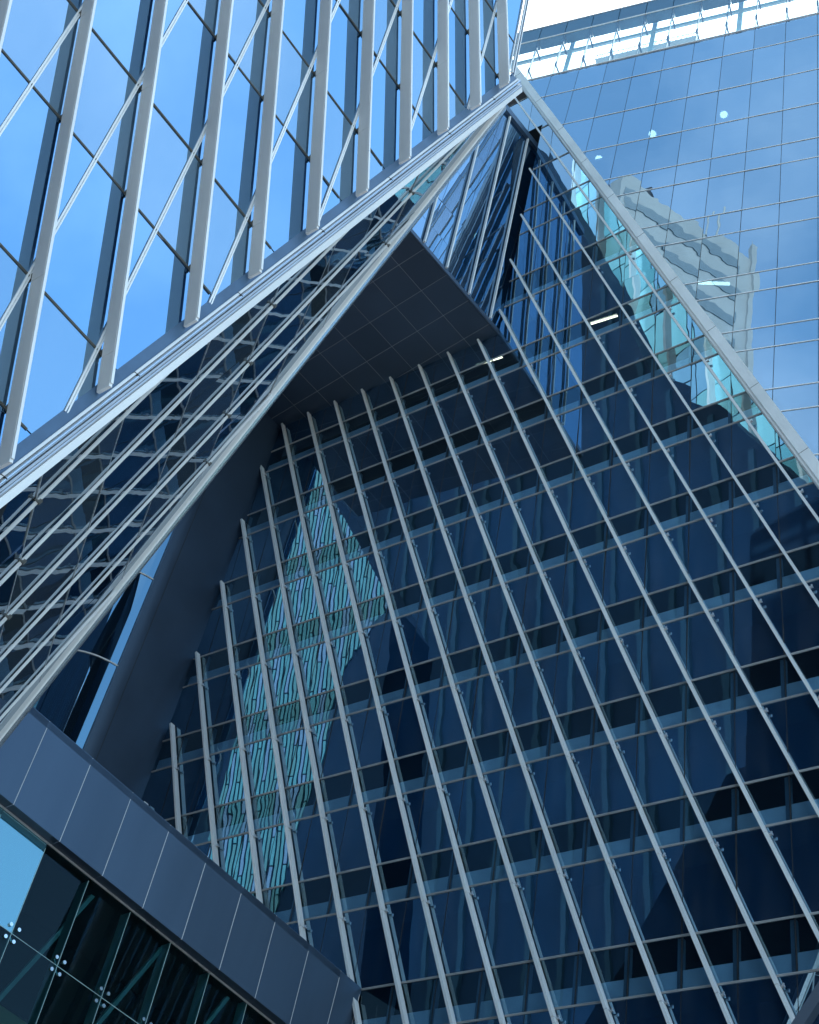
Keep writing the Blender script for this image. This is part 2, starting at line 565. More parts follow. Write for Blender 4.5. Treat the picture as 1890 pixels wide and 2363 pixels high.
A_COR = float((CORNER - PA) @ HA)          # inner corner with the projecting box
cor_lo = (-1.372, 51.338)
cor_hi = (-1.997, 65.114)
vee = ((12.403, 34.93), (10.899, 52.134))  # line where the dark corner wall meets the facade
FOLD = hp_left((fin_a(0, 0) + 0.12, 0), (fin_a(0, 80) + 0.12, 80))      # keep a greater than the fold
FOLD = (-FOLD[0], -FOLD[1], -FOLD[2]) if FOLD[0] * 100 > FOLD[2] else FOLD
VEE = hp_left((vee[0][0] + 0.1, vee[0][1]), (vee[1][0] + 0.1, vee[1][1]))
COR = hp_left(cor_lo, cor_hi)
R1 = [FOLD, VEE, (0, 1, ZS)]                                   # below the soffit
R2 = [FOLD, (COR[0], COR[1], COR[2]), (0, -1, -ZS), (0, 1, 67.3)]   # right of the box
R3 = [FOLD, (0, -1, -67.3), (1, 0, 3.0)]                       # above the box
AJ = [-2.8 - 1.57 * k for k in range(-10, 13)]
ZLOW = 12.0
for i in range(len(LEV) - 1):
    z1, z0 = LEV[i], LEV[i + 1]
    if z1 > 73.4 or z1 < 16:
        continue
    mat = M['g_lean_clear'] if i in NARROW else M['g_lean']
    for x in AJ:
        for reg in (R1, R2, R3):
            cell = [(x + 0.012, z0 + 0.012), (x + 1.57 - 0.012, z0 + 0.012), (x + 1.57 - 0.012, z1 - 0.012), (x + 0.012, z1 - 0.012)]
            p = clip(cell, reg)
            if p and area(p) > 0.03:
                pane(p, lambda a, z: a3(a, z), OUT_A, 0.03, mat, lean)


def span(z):
    lo = fin_a(0, z) + 0.15
    if z < ZS:
        hi = vee[0][0] + (vee[1][0] - vee[0][0]) * (z - vee[0][1]) / (vee[1][1] - vee[0][1])
    elif z < 67.3:
        hi = cor_lo[0] + (cor_hi[0] - cor_lo[0]) * (z - cor_lo[1]) / (cor_hi[1] - cor_lo[1])
    else:
        hi = 3.0
    return lo, hi


for z in LEV:
    if 14 < z < 73:
        lo, hi = span(z)
        if hi - lo > 0.1:
            t = join([bar(a3(lo, z + 0.014), a3(hi, z + 0.014), VA * 0.022, OUT_A * 0.04), bar(a3(lo, z - 0.014), a3(hi, z - 0.014), VA * 0.022, OUT_A * 0.03)])
            obj('transom', t, M['trans'], lean)
for x in AJ:
    for zt, zb in ((73, ZS), (ZS, 14)):
        zs = [z for z in np.arange(zb, zt, 0.25) if span(z)[0] < x < span(z)[1]]
        if len(zs) > 2:
            obj('mullion_joint', bar(a3(x, zs[0], -0.028), a3(x, zs[-1], -0.028), HA * 0.05, OUT_A * 0.027), M['joint'], lean)
# rooms behind the clear strips
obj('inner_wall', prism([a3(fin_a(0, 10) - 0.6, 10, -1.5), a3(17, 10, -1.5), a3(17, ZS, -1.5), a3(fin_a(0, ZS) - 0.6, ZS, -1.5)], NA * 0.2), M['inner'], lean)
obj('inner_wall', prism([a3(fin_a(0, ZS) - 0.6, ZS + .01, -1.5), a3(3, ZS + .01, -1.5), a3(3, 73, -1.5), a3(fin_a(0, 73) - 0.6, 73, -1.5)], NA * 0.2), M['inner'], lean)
for i in sorted(NARROW):
    z = LEV[i + 1]
    if 14 < z < 60:
        lo, hi = span(z)
        obj('floor_slab', bar(a3(lo + 0.3, z + 0.31, -0.14), a3(hi, z + 0.31, -0.14), VA * 0.60, NA * 1.1), M['slab'], lean)
        z1 = LEV[i]
        posts = [bar(a3(x + 0.1, z + 0.02, -0.12), a3(x + 0.1, z1, -0.12), HA * 0.16, NA * 0.14) for x in AJ if lo + 0.3 < x < hi - 0.1]
        for pf in posts:
            obj('inner_mullion', pf, M['column'], lean)
# slanting fins, standing off the glass
FW, FD0, FD1 = 0.088, 0.06, 0.29
SIDE = nrm(np.cross(FD, NA))
U_FIN = [0.84, 2.36, 3.98, 5.56, 7.16, 8.72, 10.31, 11.88, 13.47, 15.08, 16.68, 18.26, 19.84, 21.5, 23.08, 24.68, 26.45, 28.12, 29.75]
Z_TOP = [71.6, 63.2, 59.5, 56.2, 52.7, 51.22, 51.22, 51.22, 51.22, 51.22, 51.22, 51.22, 51.22, 48.9, 45.4, 41.8, 38.0, 34.5, 30.9]


def fin_point(u, z, off):
    return a3(fin_a(u, z), z, off)


br = join([bar(V(-0.06, -0.05, 0), V(0.075, -0.05, 0), V(0, 0, 0.035), V(0, 0.09, 0)), bar(V(0.05, 0, -0.02), V(0.05, 0, 0.065), V(0.045, 0, 0), V(0, 0.045, 0))])
bracket_me = mesh('bracket', br[0], br[1], M['alu2'])
BR_ROT = Matrix((tuple(-HA), tuple(OUT_A), tuple(VA))).transposed().to_4x4()
for u, zt in zip(U_FIN, Z_TOP):
    zc = [zt] + [z - 0.35 for j, z in enumerate(LEV) if (j - 1) in NARROW and z - 0.35 < zt - 0.8 and z > 12] + [9.0]
    segs = []
    for j in range(len(zc) - 1):
        a = zc[j] - (0.012 if j else 0)
        b = zc[j + 1] + 0.012
        segs.append(bar(fin_point(u, b, FD0), fin_point(u, a, FD0), SIDE * FW, OUT_A * (FD1 - FD0)))
    # a blade cut slantwise at the head
    segs.append(bar(fin_point(u, zc[-1], FD0 + 0.03), fin_point(u, zt - 0.05, FD0 + 0.03), SIDE * FW * 0.6, OUT_A * 0.12))
    f = obj('slanting_fin', join(segs), M['alu'], lean)
    for z in zc[1:-1]:
        if 14 < z:
            b_ = link('bracket', bracket_me, f)
            b_.matrix_local = Matrix.Translation(Vector(fin_point(u, z, 0.14) - HA * 0.08)) @ BR_ROT
# the broad white corner beam on the fold
cb = [bar(fin_point(-0.12, 8, 0.02), fin_point(-0.12, 74.6, 0.02), SIDE * 0.36, OUT_A * 0.30), bar(fin_point(0.13, 8, 0.02), fin_point(0.13, 74.3, 0.02), SIDE * 0.11, OUT_A * 0.24), bar(fin_point(0.215, 8, 0.0), fin_point(0.215, 74.2, 0.0), SIDE * 0.05, OUT_A * 0.14)]
obj('corner_beam', join(cb), M['corner'], lean)
for z in np.arange(14, 74, 3.95):
    obj('beam_seam', join([bar(fin_point(-0.12, z, 0.022), fin_point(-0.12, z + 0.016, 0.022), SIDE * 0.364, OUT_A * 0.302)]), M['joint'], lean)

# ------------------------------------------------------------------ projecting box with dark soffit
box = thing('projecting_glass_box', 'glass box with dark panelled soffit jutting from the leaning facade', 'building', CORNER)


def t3(w, z, off=0.0):
    return V(CORNER[0], CORNER[1], z) + HT * w + NT * off


ZT = 66.95
TW = 9.0
TJ = [ZS + 0.18, 53.07, 55.25, 58.33, 61.1, 63.95, ZT - 0.25]
TV = [-0.15, 0.55, 2.1, 3.62, 5.14, 6.7, TW]
for i in range(len(TJ) - 1):
    for k in range(len(TV) - 1):
        pane([(TV[k] + .01, TJ[i] + .01), (TV[k + 1] - .01, TJ[i] + .01), (TV[k + 1] - .01, TJ[i + 1] - .01), (TV[k] + .01, TJ[i + 1] - .01)], t3, NT, 0.03, M['g_box'], box, 'glass_pane', 0.0016)
obj('joint_grid', join([bar(t3(-0.15, z, -0.03), t3(TW, z, -0.03), V(0, 0, 0.05), NT * 0.027) for z in TJ] + [bar(t3(w, ZS, -0.03), t3(w, ZT, -0.03), HT * 0.05, NT * 0.026) for w in TV]), M['joint'], box)
for w0 in (0.78, 2.26, 3.80, 5.3, 6.8):
    obj('vertical_fin', bar(t3(w0, ZS + 0.15, 0.05), t3(w0 + 0.95, 66.6, 0.05), HT * 0.07, NT * 0.12), M['alu'], box)
obj('fascia', bar(t3(-0.1, ZS + 0.08, 0.0), t3(TW, ZS + 0.08, 0.0), V(0, 0, 0.22), NT * 0.06), M['fascia'], box)
obj('top_coping', bar(t3(-0.1, ZT, -0.3), t3(TW, ZT, -0.3), V(0, 0, 0.45), NT * 0.45), M['flash'], box)


def s3(w, h, z=ZS):
    return V(CORNER[0], CORNER[1], z) + HT * w - NT * h


SH = [0.03, 1.47, 2.98, 4.5, 6.05, 7.6, 9.2, 10.75, 12.35]
SW = [-1.4, -0.88, 0.63, 2.07, 3.58, 5.10, 6.6, 8.1, TW]
SH2 = SH + [13.9]
for i in range(len(SH2) - 1):
    for k in range(len(SW) - 1):
        if i == len(SH2) - 2 and SW[k + 1] > 3.6:
            continue
        q = [s3(SW[k] + .014, SH2[i] + .014), s3(SW[k + 1] - .014, SH2[i] + .014), s3(SW[k + 1] - .014, SH2[i + 1] - .014), s3(SW[k] + .014, SH2[i + 1] - .014)]
        q = [p + V(0, 0, random.uniform(0, 0.004)) for p in q[:1]] + q[1:]
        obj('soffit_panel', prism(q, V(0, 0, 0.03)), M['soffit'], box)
for h in SH[1:-1]:
    obj('soffit_joint', bar(s3(-1.35, h, ZS - .004), s3(TW, h, ZS - .004), NT * 0.014, V(0, 0, 0.004)), M['seam2'], box)
for w in SW[1:-1]:
    obj('soffit_joint', bar(s3(w, 0.05, ZS - .005), s3(w, 12.4, ZS - .005), HT * 0.014, V(0, 0, 0.004)), M['seam2'], box)
obj('soffit_backing', prism([s3(-1.4, 0, ZS + .04), s3(TW, 0, ZS + .04), s3(TW, 12.4, ZS + .04), s3(-1.4, 12.4, ZS + .04)], V(0, 0, 0.1)), M['column'], box)
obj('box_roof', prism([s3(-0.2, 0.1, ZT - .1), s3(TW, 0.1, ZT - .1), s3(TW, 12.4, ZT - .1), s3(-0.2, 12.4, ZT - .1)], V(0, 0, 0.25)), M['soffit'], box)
obj('box_front', prism([s3(TW, 0.1, ZS + .05), s3(TW, 12.4, ZS + .05), s3(TW, 12.4, ZT), s3(TW, 0.1, ZT)], HT * -0.1), M['g_box'], box)

# ------------------------------------------------------------------ dark rounded corner wall under the soffit
VB0 = V(-30.995, 37.188, 34.931)
DV = nrm(V(0.0553, -0.1313, 0.98979))
NV = nrm(np.cross(DV, HT))
NV = NV if NV[0] > 0 else -NV
corner = thing('dark_corner_wall', 'dark clad wall rounding into curved glass beneath the soffit', 'wall', (-31.5, 34, -1.6))
S0, S1 = -38.0, (ZS - VB0[2]) / DV[2] - 0.02


def v3(s, w, off=0.0):
    return VB0 + DV * s + HT * w + NV * off


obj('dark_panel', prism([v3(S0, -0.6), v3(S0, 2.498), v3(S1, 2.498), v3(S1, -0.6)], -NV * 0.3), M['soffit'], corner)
# curve: quarter turn away from the camera
RC = 2.5
cyl_c = lambda s: v3(s, 2.5, -RC)


def cyl(s, ang, r=RC):
    return cyl_c(s) + NV * (r * math.cos(ang)) + HT * (r * math.sin(ang))


def sweep(s0, s1, a0, a1, n, r=RC, th=0.08):
    vs, fs = [], []
    for j in range(n + 1):
        a = a0 + (a1 - a0) * j / n
        vs += [cyl(s0, a, r), cyl(s1, a, r), cyl(s0, a, r - th), cyl(s1, a, r - th)]
    for j in range(n):
        b, c = 4 * j, 4 * j + 4
        fs += [[b, b + 1, c + 1, c], [b + 2, c + 2, c + 3, b + 3], [b, c, c + 2, b + 2], [b + 1, b + 3, c + 3, c + 1]]
    fs += [[0, 2, 3, 1], [4 * n, 4 * n + 1, 4 * n + 3, 4 * n + 2]]
    return vs, fs


def smooth(o):
    for p in o.data.polygons:
        p.use_smooth = True
    return o


def skin(s0, s1, a0, a1, n, mat, name):
    vs, fs = sweep(s0, s1, a0, a1, n)
    k = len(vs)
    out = []
    for q in range(n + 1):
        a = a0 + (a1 - a0) * q / n
        out += [cyl(s0, a, RC + 0.004), cyl(s1, a, RC + 0.004)]
    of = [[k + 2 * q, k + 2 * q + 2, k + 2 * q + 3, k + 2 * q + 1] for q in range(n)]
    p0, p1, p2 = out[0], out[2], out[3]
    if np.cross(p1 - p0, p2 - p0) @ (p0 - cyl_c(s0)) < 0:
        of = [f[::-1] for f in of]
    o = obj(name, (vs + out, fs + of), mat, corner)
    for p in o.data.polygons:
        if p.index >= len(fs):
            p.use_smooth = True
    return o


obj('panel_seam', bar(v3(S0, 2.485, 0.002), v3(S1, 2.485, 0.002), HT * 0.02, NV * 0.006), M['joint'], corner)
skin(S0, S1, 0.0, 0.245, 8, M['soffit'], 'curved_panel')
RINGS = [-36, -32, -28, -24, -20, -16, -12, -8.0, -4.1, 0.35, 4.75, 8.9, 13.0, S1]
for a, b in zip(RINGS[:-1], RINGS[1:]):
    skin(a + 0.012, b - 0.012, 0.265, 2.3, 40, M['g_curve'], 'curved_pane')
    obj('ring_rail', tube([cyl(a, 0.25 + t * 1.95 / 24, RC + 0.03) for t in range(25)], 0.03, 6), M['alu'], corner)
obj('edge_trim', join([bar(cyl(S0, 0.255, RC), cyl(S1, 0.255, RC), HT * 0.06, NV * 0.05)]), M['flash'], corner)

# ------------------------------------------------------------------ slanted glass wing on the left
wing = thing('glass_wing', 'bright blue mirror glass wing crossed by pale fins, its edge slanting down', 'building', (-14, 6, 10))


def b3(a, z, off=0.0):
    return PB + HB * a + VB * (z - PB[2]) + NB * off


KB = -0.281
E_P = (-0.135, PB[2] - 0.546)
E_Q = (-8.047, PB[2] - 23.305)
EB = hp_left(E_Q, E_P)                                      # keep above-left of the lower edge
ez = lambda a: E_Q[1] + (a - E_Q[0]) * (E_P[1] - E_Q[1]) / (E_P[0] - E_Q[0])
UB = hp_left((-0.318, PB[2] - 0.496), (-0.466, PB[2] + 3.583))
UA = lambda z: -0.318 - 0.0363 * (z - PB[2] + 0.496)
BL = [50.9, 48.5, 45.6, 43.2, 40.6, 38.15, 35.92, 33.2, 30.85, 27.97, 25.67, 22.57, 20.22, 17.07, 14.8, 11.6, 9.3, 6.1]
NODE = {38.15, 33.2, 27.97, 22.57, 17.07, 43.2, 48.5, 11.6}
D1 = [-1.50 - 1.53 * k for k in range(-1, 14)]
EOFF = (EB[0], EB[1], EB[2] - 0.22 * math.hypot(EB[0], EB[1]))
UOFF = (UB[0], UB[1], UB[2] - 0.05 * math.hypot(UB[0], UB[1]))
for i in range(len(BL) - 1):
    z1, z0 = BL[i], BL[i + 1]
    for x in D1:
        cell = [(x - 1.53 + 0.015, z0 + 0.015), (x - 0.015, z0 + 0.015), (x - 0.015, z1 - 0.015), (x - 1.53 + 0.015, z1 - 0.015)]
        p = clip(cell, [EOFF, UOFF])
        if p and area(p) > 0.02:
            pane(p, b3, NB, 0.03, M['g_wing2'] if z1 in NODE else M['g_wing'], wing, 'glass_pane', 0.0025)
eo = 0.33 * math.hypot(EB[0], EB[1]) / abs(EB[1])
for z in BL:
    aE = E_Q[0] + (z - eo * 0 - E_Q[1]) * (E_P[0] - E_Q[0]) / (E_P[1] - E_Q[1])
    a1 = min(aE - 0.36, UA(z) - 0.05)
    obj('transom', join([bar(b3(-22, z + 0.012), b3(a1, z + 0.012), VB * 0.013, NB * 0.02), bar(b3(-22, z - 0.012), b3(a1, z - 0.012), VB * 0.013, NB * 0.02)]), M['olive'], wing)
for x in D1:
    zlo = ez(x) + 0.62
    zhi = 50.9 if x < UA(50) else (PB[2] if x > -0.3 else 50.9)
    if x > -0.4:
        continue
    obj('vertical_mullion', join([bar(b3(x - 0.023, zlo), b3(x - 0.023, zhi), HB * 0.026, NB * 0.03), bar(b3(x + 0.023, zlo), b3(x + 0.023, zhi), HB * 0.026, NB * 0.03), bar(b3(x, zlo, -0.02), b3(x, zhi, -0.02), HB * 0.03, NB * 0.025)]), M['white'], wing)
# slanting fins
U_B = [-16.31, -14.68, -13.1, -11.43, -9.97, -8.45, -6.93, -5.44, -3.93, -2.49, -1.08]
U_B = [-21.1, -19.5, -17.9] + U_B
FBD = nrm(HB * KB + VB)
SB = nrm(np.cross(FBD, NB))


def fb(u, z, off):
    return b3(u + KB * (z - PB[2]), z, off)


kE = (E_P[1] - E_Q[1]) / (E_P[0] - E_Q[0])
for u in U_B:
    # fin meets the lower edge where u + KB*dz = aE(z)
    c0 = E_Q[0] + (PB[2] - E_Q[1]) / kE
    dz = (u - c0) / (1 / kE - KB)
    zb = PB[2] + dz + 0.20
    zt = 51.0
    cuts = [zt] + [z - 0.12 for z in BL if z in NODE and zb + 0.6 < z - 0.12 < zt - 0.5] + [zb]
    segs = []
    for j in range(len(cuts) - 1):
        hi = cuts[j] - (0.008 if j else 0)
        lo = cuts[j + 1] + (0.008 if j < len(cuts) - 2 else 0)
        segs.append(bar(fb(u - 0.035, lo, 0.07), fb(u - 0.035, hi, 0.07), SB * 0.06, NB * 0.29))
    segs.append(bar(fb(u - 0.035, zb + 0.05, 0.11), fb(u - 0.035, zt, 0.11), SB * 0.05, NB * 0.28))
    f = obj('slanting_fin', join(segs), M['alu'], wing)
    for z in BL:
        if zb + 0.3 < z < 46:
            obj('bracket', bar(fb(u - 0.035, z - 0.05, 0.02), fb(u - 0.035, z + 0.05, 0.02), SB * 0.05, NB * 0.12), M['olive'], f)
# lower edge beam: flashing, cap, half-round gutter, twin rails and fascia drawn along the edge
dirE = nrm(b3(E_P[0], E_P[1]) - b3(E_Q[0], E_Q[1]))
perp = nrm(np.cross(NB, dirE))
perp = perp if perp[2] > 0 else -perp            # within the wing plane, up into the glass
pE0 = b3(E_Q[0], E_Q[1]) - dirE * 9
pE1 = b3(E_P[0], E_P[1]) + dirE * 0.25


def strip(prof, name, mat, p0=pE0, p1=pE1, ax=perp, ay=NB):
    q = [p0 + ax * x + ay * y for x, y in prof]
    return obj(name, prism(q, p1 - p0), mat, wing)


strip([(0.26, -0.05), (0.26, 0.01), (0.079, 0.06), (0.079, -0.05)], 'flashing', M['flash'])
strip([(0.075, -0.05), (0.075, 0.085), (0.033, 0.11), (0.033, -0.05)], 'edge_cap', M['white'])
arc = [(0.03 - 0.095 * t / 9.0, 0.075 + 0.055 * math.sin(math.pi * t / 9.0)) for t in range(10)]
strip([(0.030, -0.05)] + arc + [(-0.065, -0.05)], 'gutter', M['chan'])
strip([(-0.075, -0.05), (-0.075, 0.09), (-0.095, 0.105), (-0.115, 0.09), (-0.115, -0.05)], 'upper_rail', M['alu2'])
strip([(-0.122, -0.05), (-0.122, 0.095), (-0.145, 0.11), (-0.168, 0.09), (-0.168, -0.05)], 'lower_rail', M['alu2'])
strip([(-0.176, -0.05), (-0.176, 0.075), (-0.30, 0.03), (-0.30, -0.05)], 'edge_fascia', M['alu'])
for t in (5.2, 9.0, 12.6, 16.2, 19.8, 23.4, 27.2, 30.6):
    q = [pE0 + dirE * t + perp * x + NB * (y + 0.004) for x, y in ((0.08, -0.05), (0.08, 0.088), (0.03, 0.114), (-0.018, 0.134), (-0.068, 0.08), (-0.068, -0.05))]
    obj('beam_seam', prism(q, dirE * 0.012), M['joint'], wing)
# end strip above the apex
ua = [b3(UA(z), z, -0.02) for z in (PB[2] - 0.45, 51)]
obj('end_trim', prism([b3(UA(PB[2] - .4), PB[2] - 0.4, 0.06), b3(UA(PB[2] - .4) + 0.24, PB[2] - 0.05, -0.14), b3(UA(51) + 0.24, 51, -0.14), b3(UA(51), 51, 0.06)], -NB * 0.05), M['g_side'], wing)
obj('end_mullion', join([bar(b3(UA(PB[2] - .4) - 0.02, PB[2] - .3, 0.02), b3(UA(51) - 0.02, 51, 0.02), HB * 0.03, NB * 0.06), bar(b3(UA(PB[2] - .4) - 0.10, PB[2] - .5, 0.0), b3(UA(51) - 0.10, 51, 0.0), HB * 0.03, NB * 0.04)]), M['white'], wing)
obj('end_coping', bar(b3(UA(PB[2]) + 0.25, PB[2] - 0.1, -0.14), b3(UA(51) + 0.25, 51, -0.14), HB * 0.03, NB * 0.05), M['alu'], wing)

# underside glass between the edge beam and the lower beam


def g3(e, j, off=0.0):
    return PB + ED * e + JD * j + NG * off


LJ = lambda e: 0.86 - 0.5257 * (e + 0.21)
GE = [-33.6, -31.0, -28.3, -25.6, -22.7, -20.2, -17.3, -14.4, -11.5, -9.25, -6.6, -4.0, -0.3]
for i in range(len(GE) - 1):
    e0, e1 = GE[i] + 0.01, GE[i + 1] - 0.01
    # rows of panes between the bars
    js = [0.12, 3.0, 6.0, 9.0, 12.0, 15.0, 18.5]
    for j0, j1 in zip(js[:-1], js[1:]):
        cell = [(e0, j0 + .01), (e1, j0 + .01), (e1, j1 - .01), (e0, j1 - .01)]
        p = clip(cell, [(0.5257, 1.0, 0.86 - 0.5257 * 0.21 - 0.1)])
        if p and area(p) > 0.03:
            pane(p, g3, NG, 0.03, M['g_under2'] if i % 2 == 0 else M['g_under'], wing, 'underside_pane', 0.004)
for e in GE[1:-1]:
    obj('underside_joint', bar(g3(e, 0.1, -0.02), g3(e, LJ(e) - 0.1, -0.02), ED * 0.022, NG * 0.03), M['alu2'], wing)
for jm in (1.05, 2.85, 4.70, 6.55, 8.4, 10.2):
    # the bar runs as j = jm - 0.23 (e + 20); from beyond the frame to the beam at its upper end
    eE = -20 + (jm - 0.12) / 0.23
    # crossing with the lower beam
    eX = (jm - 4.6 - (0.86 - 0.5257 * 0.21)) / (0.23 - 0.5257)
    e1 = min(eE, eX) - 0.05
    p0, p1 = g3(-33, jm - 0.23 * (-33 + 20), 0.02), g3(e1, jm - 0.23 * (e1 + 20), 0.02)
    dd = nrm(p1 - p0)
    ss = nrm(np.cross(dd, NG))
    obj('underside_bar', join([bar(p0, p1, ss * 0.06, NG * 0.03), bar(p0 + NG * 0.03, p1 + NG * 0.03, ss * 0.036, NG * 0.022)]), M['alu'], wing)
    for e in GE[4:-2:3]:
        if e < e1 - 0.3:
            obj('bar_clip', bar(g3(e, jm - 0.23 * (e + 20), 0.0) - ED * 0.05, g3(e, jm - 0.23 * (e + 20), 0.0) + ED * 0.05, ss * 0.06, NG * 0.1), M['olive'], wing)
# lower beam
pL0, pL1 = g3(-34, LJ(-34)), g3(-0.45, LJ(-0.45))
dL = nrm(pL1 - pL0)
pl = nrm(np.cross(NG, dL))
pl = pl if pl @ JD < 0 else -pl               # towards the edge beam
strip([(0.36, -0.05), (0.36, 0.09), (0.31, 0.12), (0.31, -0.05)], 'lower_beam_rail', M['alu'], pL0, pL1, pl, NG)
strip([(0.30, -0.05), (0.30, 0.10), (0.21, 0.16), (0.12, 0.18), (0.12, -0.05)], 'lower_beam_cap', M['chan'], pL0, pL1, pl, NG)
strip([(0.117, -0.25), (0.117, 0.17), (0.0, 0.10), (0.0, -0.25)], 'lower_beam', M['fascia'], pL0, pL1, pl, NG)
# closing walls of the wing behind
BK = nrm(V(-1, 0.05, 0))
obj('rear_wall', prism([pL0, pL1, pL1 + BK * 9, pL0 + BK * 14], V(0, -0.1, 0)), M['darkwall'], wing)
q0, q1 = b3(UA(37), 37, -0.2), b3(UA(51), 51, -0.2)
obj('rear_wall', prism([q0, q1, q1 + BK * 9, q0 + BK * 9], V(0, -0.1, 0)), M['darkwall'], wing)
obj('wing_roof', prism([b3(UA(51), 51.05), b3(-22, 51.05), b3(-22, 51.05) + BK * 9, b3(UA(51), 51.05) + BK * 9], V(0, 0, 0.2)), M['soffit'], wing)
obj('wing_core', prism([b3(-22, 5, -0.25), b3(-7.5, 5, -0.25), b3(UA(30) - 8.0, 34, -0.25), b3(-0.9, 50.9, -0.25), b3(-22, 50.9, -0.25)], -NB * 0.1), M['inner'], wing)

# ------------------------------------------------------------------ entrance canopy, lower left
CAN = V(-18.578, 35.453, 0)
canopy = thing('entrance_canopy', 'slate blue entrance canopy clad in flat metal panels with pale seams', 'canopy', (-22, 26, -1.6))


def d3(w, z, off=0.0):
    return V(CAN[0], CAN[1], z) + HT * w + NT * off


cz1 = lambda w: 21.79 + 0.0345 * w
cz0 = lambda w: 19.24 + 0.0262 * w
WJ = [0.035, 0.97, 2.38, 3.86, 5.31, 6.80, 8.30, 9.80, 11.34, 12.95, 14.5, 16.0]
wb = lambda w: w - 0.145 * min(1, w / 3)
for a, b in zip(WJ[:-1], WJ[1:]):
    q = [d3(wb(a) + .012, cz0(a)), d3(wb(b) - .012, cz0(b)), d3(b - .012, cz1(b)), d3(a + .012, cz1(a))]
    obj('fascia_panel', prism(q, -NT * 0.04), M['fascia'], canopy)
for w in WJ[:-1]:
    obj('panel_seam', bar(d3(wb(w), cz0(w), -0.03), d3(w, cz1(w), -0.03), HT * 0.03, NT * 0.027), M['seam'], canopy)
obj('canopy_top', prism([d3(0, cz1(0) - .02), d3(16, cz1(16) - .02), d3(16, cz1(16) - .02, -3), d3(0, cz1(0) - .02, -3)], V(0, 0, -0.2)), M['fascia'], canopy)
obj('canopy_end', prism([d3(0.02, cz0(0), -.04), d3(0.02, cz1(0), -.04), d3(0.02, cz1(0), -1.0), d3(0.02, cz0(0), -1.0)], HT * 0.1), M['fascia'], canopy)
for a, b in zip(WJ[:-1], WJ[1:]):
    q = [d3(wb(a) + .008, cz0(a) + .01, -.05), d3(wb(b) - .008, cz0(b) + .01, -.05), d3(wb(b) - .008, cz0(b) + .01, -.5), d3(wb(a) + .008, cz0(a) + .01, -.5)]
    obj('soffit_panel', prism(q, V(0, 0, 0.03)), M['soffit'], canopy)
obj('soffit_trim', bar(d3(0, cz0(0) - .0, -0.40), d3(16, cz0(16) - .0, -0.40), V(0, 0, 0.05), NT * 0.04), M['alu2'], canopy)

lobby = thing('lobby_glass_wall', 'frameless dark lobby glazing held by steel spider bolts under the canopy', 'glass wall', (-22, 26.5, -1.6))
LW = [11.28 + 1.53 * k for k in range(-9, 5)]
LZ = [19.5, 16.96, 14.3, 11.6, 8.9, 6.2, 3.5, 0.8, -1.55]
lean_w = lambda w, z: w + 0.062 * (z - 19.5)
for i in range(len(LZ) - 1):
    for w in LW:
        z1, z0 = LZ[i] - (0.0 if i else -0.05), LZ[i + 1]
        q = [(lean_w(w, z0) + .008, z0 + .008), (lean_w(w, z0) + 1.53 - .008, z0 + .008), (lean_w(w, z1) + 1.53 - .008, z1 - .008), (lean_w(w, z1) + .008, z1 - .008)]
        if i < 4:
            pane(q, lambda a, z: d3(a, z, -0.42), NT, 0.02, M['g_lobby2'] if w > 11 and i == 0 else M['g_lobby'], lobby, 'glass_pane', 0.004)
stud = join([tube([V(0, 0, 0), V(0, 0, 0.05)], 0.05, 12)])
stud_me = mesh('bolt_head', stud[0], stud[1], M['steel'])
RS = Matrix((tuple(HT), tuple(np.cross(NT, HT)), tuple(NT))).transposed().to_4x4()
for i in (1, 2, 3):
    for w in LW:
        c = d3(lean_w(w, LZ[i]), LZ[i], -0.41)
        arms = join([bar(c - NT * 0.10, c - NT * 0.10 + HT * sx * 0.13 + V(0, 0, sz * 0.17), HT * 0.03, NT * 0.03) for sx in (-1, 1) for sz in (-1, 1)])
        sp = obj('spider_fitting', arms, M['steel'], lobby)
        for sx in (-1, 1):
            for sz in (-1, 1):
                b_ = link('bolt_head', stud_me, sp)
                b_.matrix_local = Matrix.Translation(Vector(c + HT * sx * 0.13 + V(0, 0, sz * 0.17) - NT * 0.005)) @ RS
for w in LW:
    obj('glass_fin', bar(d3(lean_w(w, 19.4), 19.4, -0.46), d3(lean_w(w, 9), 9, -0.46), HT * 0.02, -NT * 0.35), M['column'], lobby)
for w in LW:
    obj('pane_edge', bar(d3(lean_w(w, 19.4), 19.4, -0.425), d3(lean_w(w, 9), 9, -0.425), HT * 0.013, NT * 0.012), M['edge'], lobby)
for z in LZ[1:5]:
    obj('pane_edge', bar(d3(-1.5, z, -0.425), d3(17, z, -0.425), V(0, 0, 0.012), NT * 0.012), M['edge'], lobby)
obj('lobby_wall', prism([d3(-2, -1.6, -4), d3(18, -1.6, -4), d3(18, 17.1, -4), d3(-2, 17.1, -4)], -NT * 0.2), M['beige'], lobby)
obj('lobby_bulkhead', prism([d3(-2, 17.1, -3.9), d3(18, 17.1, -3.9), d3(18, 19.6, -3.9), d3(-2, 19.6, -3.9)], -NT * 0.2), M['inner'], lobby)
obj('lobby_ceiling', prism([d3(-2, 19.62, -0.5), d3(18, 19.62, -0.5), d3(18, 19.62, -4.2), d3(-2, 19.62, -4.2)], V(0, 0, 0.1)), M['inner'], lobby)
for k in range(6):
    w = 1.5 + 2.6 * k
    obj('lobby_strut', bar(d3(w, 19.3, -0.8), d3(w + 1.6, 12, -3.2), HT * 0.12, NT * 0.12), M['column'], lobby)

